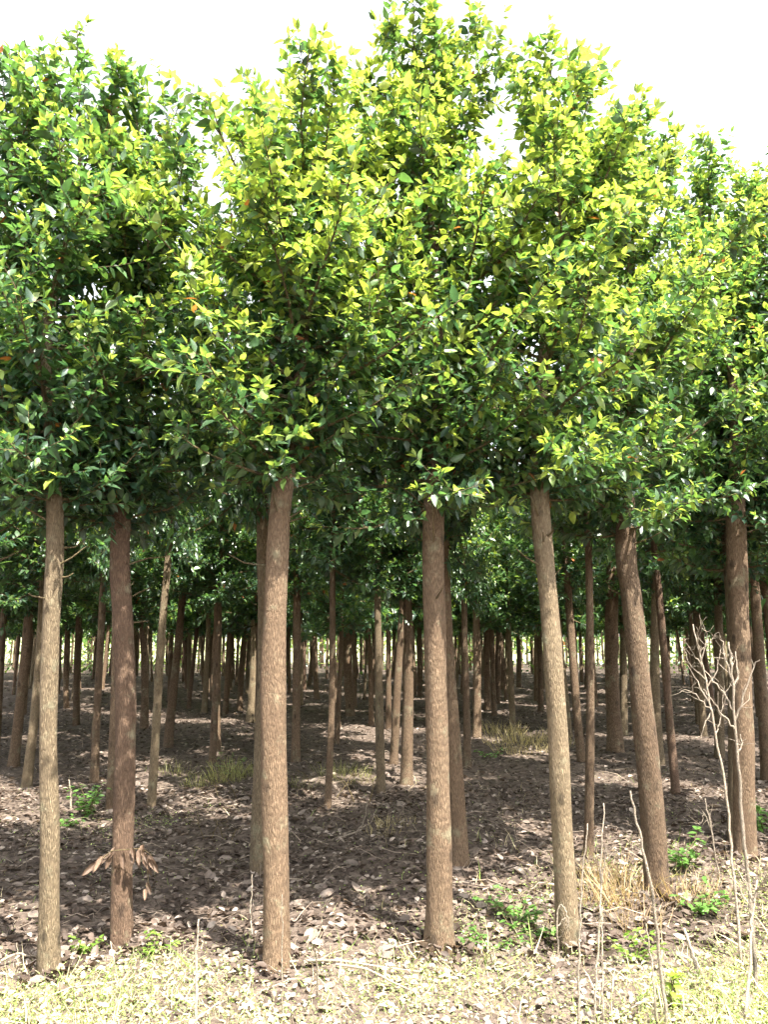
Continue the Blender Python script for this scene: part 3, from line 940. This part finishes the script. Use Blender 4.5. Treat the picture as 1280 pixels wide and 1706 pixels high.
def weed(px, h, n_stem, n_leaf_, spread, label, seed, ls=.055, col=None, group=None):
    """leafy green weed: stems and leaves are parts"""
    rg = np.random.default_rng(seed)
    p = ground_at(*px)
    root = empty('leafy_weed', p); tag(root, label, 'weed', group)
    sb, lb = MB(), MB()
    LPs, LDs = [], []
    for s in range(n_stem):
        a = rg.uniform(0, 6.28); d = np.array([math.cos(a) * spread, math.sin(a) * spread, h * rg.uniform(.6, 1.05)])
        pts = np.array([[0, 0, -.01], d * .35 + rg.normal(0, .01, 3), d * .7 + rg.normal(0, .015, 3), d * [1.2, 1.2, 1]])
        sb.tube(pts, [.004, .0035, .0028, .0015], 4)
        for k in range(n_leaf_):
            t = rg.uniform(.15, 1) * 3; kk = min(int(t), 2)
            LPs.append(pts[kk] + (pts[kk + 1] - pts[kk]) * (t - kk)); b = rg.uniform(0, 6.28)
            LDs.append([math.cos(b), math.sin(b), rg.uniform(-.2, .5)])
    n = len(LPs)
    C = np.array(col or (.10, .20, .045)) * rg.uniform(.7, 1.35, (n, 1))
    put_leaves(lb, np.array(LPs), np.array(LDs), np.tile([0, 0, 1.0], (n, 1)) + rg.normal(0, .3, (n, 3)), rg.uniform(.6, 1.2, n) * ls, C, 0, leaf_template(.26, .05, .2))
    link('stem', sb.mesh('stem', [M_TWIG]), root)
    tag(link('foliage', lb.mesh('foliage', [M_LEAF]), root), kind='stuff')
    return root


weed((145, 1362), .26, 9, 16, .16, 'bushy green weed growing between the slim speckled tree and the reddish trunk', 1, .06)
weed((110, 1380), .12, 6, 12, .12, 'low green weed beside the bushy weed in the second row', 2, .045)
weed((265, 1590), .09, 6, 12, .10, 'low bright green weed at the foot of the reddish trunk', 3, .035, (.15, .25, .04))
weed((130, 1590), .08, 6, 12, .10, 'low bright green weed at the foot of the slim speckled tree', 4, .035, (.15, .25, .04))
weed((1140, 1450), .25, 8, 14, .16, 'green weed in the shade right behind the foot of the brown leaning tree', 5, .06)
weed((1165, 1520), .14, 8, 12, .16, 'spreading green weed on the litter beside the tall branched dry weed', 6, .05)
weed((1275, 1390), .30, 6, 14, .15, 'upright green weed beside the trunk behind the dry weed', 7, .07)
weed((860, 1535), .13, 9, 14, .20, 'dark green weed patch between the straight thick trunk and the pale leaning trunk', 8, .045)
weed((900, 1560), .12, 8, 14, .18, 'low green weed at the foot of the pale leaning tree', 9, .045)
weed((825, 1580), .08, 7, 12, .15, 'low green weed beside the foot of the straight thick trunk', 10, .04)
weed((1120, 1680), .16, 3, 12, .05, 'small upright yellow-green seedling on the sunny strip among the dry stalks', 11, .05, (.22, .30, .04))
weed((380, 1296), .26, 8, 12, .2, 'olive green weed clump growing in the middle rows among dry twigs', 12, .05, (.11, .16, .05))
weed((1060, 1600), .10, 7, 12, .14, 'low green weed on the sunny edge near the bare dry stalks', 13, .04, (.15, .25, .04))
weed((820, 1262), .12, 6, 12, .2, 'small green weed beside the golden dry grass', 14, .05)


# ---- dry stalks: each a thing, drawn through pixels in the upright plane at its foot's distance
def stalk(px, w, label, branches=(), seed=0, name='dry_stalk', cat='stalk', group=None, col=None, depth=None, mat=M_STALK):
    rg = np.random.default_rng(900 + seed)
    b = ground_at(*px[0]); Yd = b[1]
    pts = [b] + [at_depth(x, y, Yd) for x, y in px[1:]]
    path = smooth_path(pts, 5 * len(pts)) - b
    path[0, 2] -= .02
    path[1:-1] += rg.normal(0, .0025, (len(path) - 2, 3))
    path[:, 1] += np.linspace(0, rg.normal(0, .06), len(path))
    r = px_size(w, b) / 2
    root = empty(name, b); tag(root, label, cat, group)
    mb = MB(); mb.tube(path, np.linspace(r, r * .45, len(path)), 6)
    link('stem', mb.mesh('stem', [mat]), root)
    for br in branches:
        off = rg.normal(0, .05)
        bp = [at_depth(x, y, Yd) - b for x, y in br]
        k = np.argmin(np.linalg.norm(path[:, [0, 2]] - bp[0][[0, 2]], axis=1))
        bp[0] = path[k]
        for i_ in range(1, len(bp)): bp[i_] = bp[i_] + np.array([0, path[k][1] + off * i_, 0])
        q = smooth_path(bp, 4 * len(bp)); q[1:] += rg.normal(0, .003, (len(q) - 1, 3))
        mb = MB(); mb.tube(q, np.linspace(r * .52, r * .2, len(q)), 4)
        # short side twigs
        for _ in range(5):
            i_ = rg.integers(2, len(q)); d = rg.normal(0, 1, 3) + (q[-1] - q[0]) / np.linalg.norm(q[-1] - q[0]); d = d / np.linalg.norm(d) * rg.uniform(.03, .09)
            mb.tube([q[i_], q[i_] + d * .5 + rg.normal(0, .006, 3), q[i_] + d], [r * .2, r * .14, r * .07], 3)
        link('branch', mb.mesh('branch', [mat]), root)
    return root


stalk([(1236, 1600), (1224, 1440), (1212, 1300), (1192, 1180), (1180, 1110), (1166, 1040)], 5.5,
      'tall dry weed stem with a spray of pale curly branchlets at its head', [
          [(1180, 1110), (1160, 1090), (1140, 1066)], [(1185, 1130), (1160, 1110), (1148, 1078)], [(1175, 1090), (1190, 1068), (1203, 1052)],
          [(1190, 1170), (1172, 1140), (1158, 1110)], [(1188, 1150), (1200, 1120), (1206, 1080)], [(1176, 1085), (1160, 1058), (1152, 1042)],
          [(1192, 1185), (1180, 1210), (1176, 1235)], [(1195, 1195), (1168, 1160), (1150, 1148)], [(1178, 1100), (1186, 1060), (1176, 1046)],
          [(1200, 1230), (1210, 1200), (1214, 1160)]], 1, 'dry_weed', 'dry weed')
stalk([(1262, 1660), (1250, 1500), (1238, 1400), (1230, 1300), (1222, 1220), (1215, 1130), (1208, 1070)], 8,
      'tall forked dry weed with bare branches standing on the sunny strip', [
          [(1222, 1215), (1200, 1190), (1184, 1165), (1172, 1150)], [(1221, 1200), (1232, 1160), (1246, 1110), (1252, 1098)],
          [(1218, 1160), (1228, 1120), (1226, 1085)], [(1216, 1130), (1202, 1100), (1196, 1070)], [(1226, 1260), (1236, 1240), (1237, 1222)],
          [(1214, 1110), (1226, 1090), (1234, 1102)], [(1219, 1180), (1206, 1150), (1188, 1120)]], 2, 'dry_weed', 'dry weed')
stalk([(1240, 1705), (1258, 1610), (1268, 1540), (1284, 1480)], 7, 'whitish bent stem with a frayed head beside the forked dry weed', [
    [(1268, 1540), (1258, 1510), (1248, 1480)], [(1275, 1515), (1262, 1480), (1255, 1462)], [(1280, 1500), (1280, 1470), (1272, 1450)]], 3, 'dry_weed', 'dry weed')
stalk([(1203, 1480), (1192, 1440), (1180, 1385), (1166, 1325)], 4, 'thin drooping dry weed in the shade behind the tall branched weeds', [
    [(1180, 1385), (1166, 1350), (1158, 1366)], [(1186, 1410), (1180, 1370), (1176, 1345)]], 4, 'dry_weed', 'dry weed')
stalk([(966, 1712), (964, 1560), (966, 1460), (973, 1366)], 4.5, 'straight bare dry stalk rising close before the pale leaning trunk', seed=5)
stalk([(990, 1708), (1000, 1560), (1004, 1450), (1010, 1341)], 4.5, 'thin bare dry stalk with a fork standing between the two leaning trunks', [[(1002, 1480), (1008, 1430), (1006, 1406)]], 6)
stalk([(1006, 1700), (1008, 1600), (1012, 1520)], 4, 'short bare dry stalk standing beside the forked thin stalk', seed=7)
stalk([(1112, 1712), (1096, 1590), (1080, 1480), (1058, 1390), (1038, 1310)], 7, 'long slanting dry stalk leaning across the foot of the brown leaning tree', [[(1082, 1490), (1068, 1480), (1062, 1490)]], 8)
stalk([(1096, 1705), (1088, 1620), (1078, 1540)], 5, 'shorter slanting dry stalk beside the long slanting one', seed=9)
stalk([(1168, 1625), (1156, 1590), (1146, 1552)], 10, 'short thick whitish broken stem stub on the sunny strip', seed=10)
stalk([(326, 1706), (326, 1610), (329, 1534)], 6, 'pale upright stem standing alone before the reddish trunk and the bending trunk', seed=11)
stalk([(470, 1700), (470, 1600), (470, 1490)], 3, 'very thin pale stem rising before the foot of the sunlit bending trunk', seed=12)
stalk([(531, 1660), (530, 1610), (529, 1570)], 4, 'short pale stem beside the foot of the sunlit bending trunk', seed=13)
stalk([(420, 1560), (416, 1520), (417, 1462)], 3, 'thin dry weed stem with a crook against the foot of the sunlit bending trunk', [[(417, 1530), (428, 1500), (430, 1480)], [(418, 1550), (405, 1545), (398, 1552)]], 14)
stalk([(30, 1620), (22, 1600), (14, 1582)], 3, 'short slanting straw beside the foot of the slim speckled tree', seed=15)
stalk([(932, 1600), (928, 1550), (930, 1508), (940, 1512), (946, 1540)], 4, 'curly reddish dry vine at the foot of the pale leaning tree', [[(930, 1540), (944, 1530), (948, 1560)], [(930, 1570), (938, 1545), (936, 1520)]], 16, 'dry_vine', 'vine')
stalk([(548, 1400), (600, 1380), (612, 1335)], 3, 'thin dead twig sticking out of the litter in the second row', [[(600, 1380), (618, 1370), (625, 1350)]], 17, 'dead_twig', 'twig')
stalk([(118, 1350), (116, 1320), (112, 1300)], 4, 'short pinkish dry stem beside the bushy green weed', seed=18)
TW = [((352, 1400), (362, 1372), (372, 1362)), ((372, 1402), (366, 1380), (355, 1366)), ((385, 1400), (392, 1385), (404, 1378)), ((340, 1398), (330, 1375), (326, 1352)), ((395, 1330), (380, 1300), (372, 1290)), ((365, 1330), (358, 1310), (362, 1290)), ((560, 1330), (575, 1310), (590, 1285)), ((590, 1335), (580, 1310), (570, 1295)), ((615, 1340), (622, 1310), (618, 1290)), ((520, 1330), (512, 1300), (500, 1290)),
      ((1030, 1460), (1012, 1440), (1000, 1452)), ((1060, 1480), (1040, 1462), (1012, 1470)), ((1000, 1500), (1030, 1480), (1050, 1490))]
for k, t in enumerate(TW):
    grp = ('brushwood twigs in the middle rows', 'bare dead brushwood twig sticking up from the litter among the middle rows') if k < 10 else ('brushwood by the leaning tree', 'bare dead twig lying in the tangle at the foot of the brown leaning tree')
    stalk(list(t), 1.8, grp[1], [[t[1], ((t[1][0] + t[2][0]) / 2 + 14, t[2][1] + 4), (t[2][0] + 22, t[2][1] - 6)], [t[1], (t[1][0] - 12, t[1][1] - 10), (t[1][0] - 22, t[1][1] - 12)]], 30 + k, 'dead_twig', 'twig', grp[0], mat=M_TWIG)
# a thin stick lying across the sunny strip
for k, (a, b, lab) in enumerate((((462, 1614), (700, 1628), 'long thin pale stick lying from the foot of the bending trunk along the sunny strip'), ((560, 1618), (690, 1662), 'thin pale stick lying aslant on the sunny strip before the straight thick trunk'), ((0, 1612), (60, 1602), 'short dark stick lying beside the foot of the slim speckled tree'))):
    p0, p1 = ground_at(*a), ground_at(*b)
    pts = smooth_path([p0 + [0, 0, .03], (p0 * .6 + p1 * .4) + [0, .02, .045], (p0 * .25 + p1 * .75) + [0, -.015, .04], p1 + [0, 0, .025]], 14)
    mb = MB(); mb.tube(pts - p0, np.linspace(.007, .004, 14), 5)
    o = link('stick', mb.mesh('stick', [M_STALK])); o.location = p0; tag(o, lab, 'stick')

# ---- withered twig caught on the reddish trunk
rg = np.random.default_rng(61)
b0 = ground_at(203, 1578)
c0 = at_depth(205, 1418, b0[1] - .075)
root = empty('withered_twig', c0)
tag(root, 'withered twig of drooping grey-brown leaves caught on the reddish trunk', 'twig')
mb = MB()
tw = [np.array([[-.12, -.02, -.05], [-.05, -.03, .01], [.02, -.03, .015], [.10, -.02, .02], [.15, .0, -.02]]), np.array([[.08, -.02, .02], [.13, -.01, -.06], [.14, .0, -.16], [.13, 0, -.22]])]
for t in tw: mb.tube(t, np.linspace(.0035, .0018, len(t)), 5)
link('stem', mb.mesh('stem', [M_TWIG]), root)
WITHER = []
for me in BIG[:6]:
    m2_ = me.copy(); n_ = len(m2_.vertices); arr = np.empty(n_ * 4, np.float32)
    m2_.color_attributes['Col'].data.foreach_get('color', arr)
    arr = arr.reshape(-1, 4); arr[:, :3] *= np.array([.62, .52, .44])
    m2_.color_attributes['Col'].data.foreach_set('color', arr.ravel()); WITHER.append(m2_)
spots = [(-.12, -.05), (-.09, -.02), (-.06, 0), (-.03, .01), (.0, .015), (.05, .015), (.08, .02), (.1, .02), (.12, .01), (.14, -.01), (.15, -.02), (.13, -.06), (.14, -.14), (.13, -.2), (-.11, -.04), (.09, .01), (.07, .02), (-.08, -.01), (-.1, -.03), (.11, .015), (.13, 0), (.145, -.03), (.06, .02), (-.04, .01)]
for k, (sx, sz) in enumerate(spots):
    o = link('leaf', WITHER[k % len(WITHER)], root)
    d = norm(np.array([[(-.5 if sx < 0 else .35) + rg.normal(0, .3), rg.normal(-.2, .25), -1.0 + rg.normal(0, .25) if k > 2 else -.6]]))
    W, D_, N = frames(d, np.array([[rg.normal(0, .5), -1.0, .2]]))
    s = rg.uniform(.05, .09)
    p = np.array([sx, -.025 + rg.normal(0, .012), sz + rg.normal(0, .012)]) + D_[0] * s * .5
    M = Matrix.Identity(4)
    for r_ in range(3): M[r_][0], M[r_][1], M[r_][2], M[r_][3] = W[0, r_] * s * .5, D_[0, r_] * s, N[0, r_] * s * 1.5, p[r_]
    o.matrix_basis = M
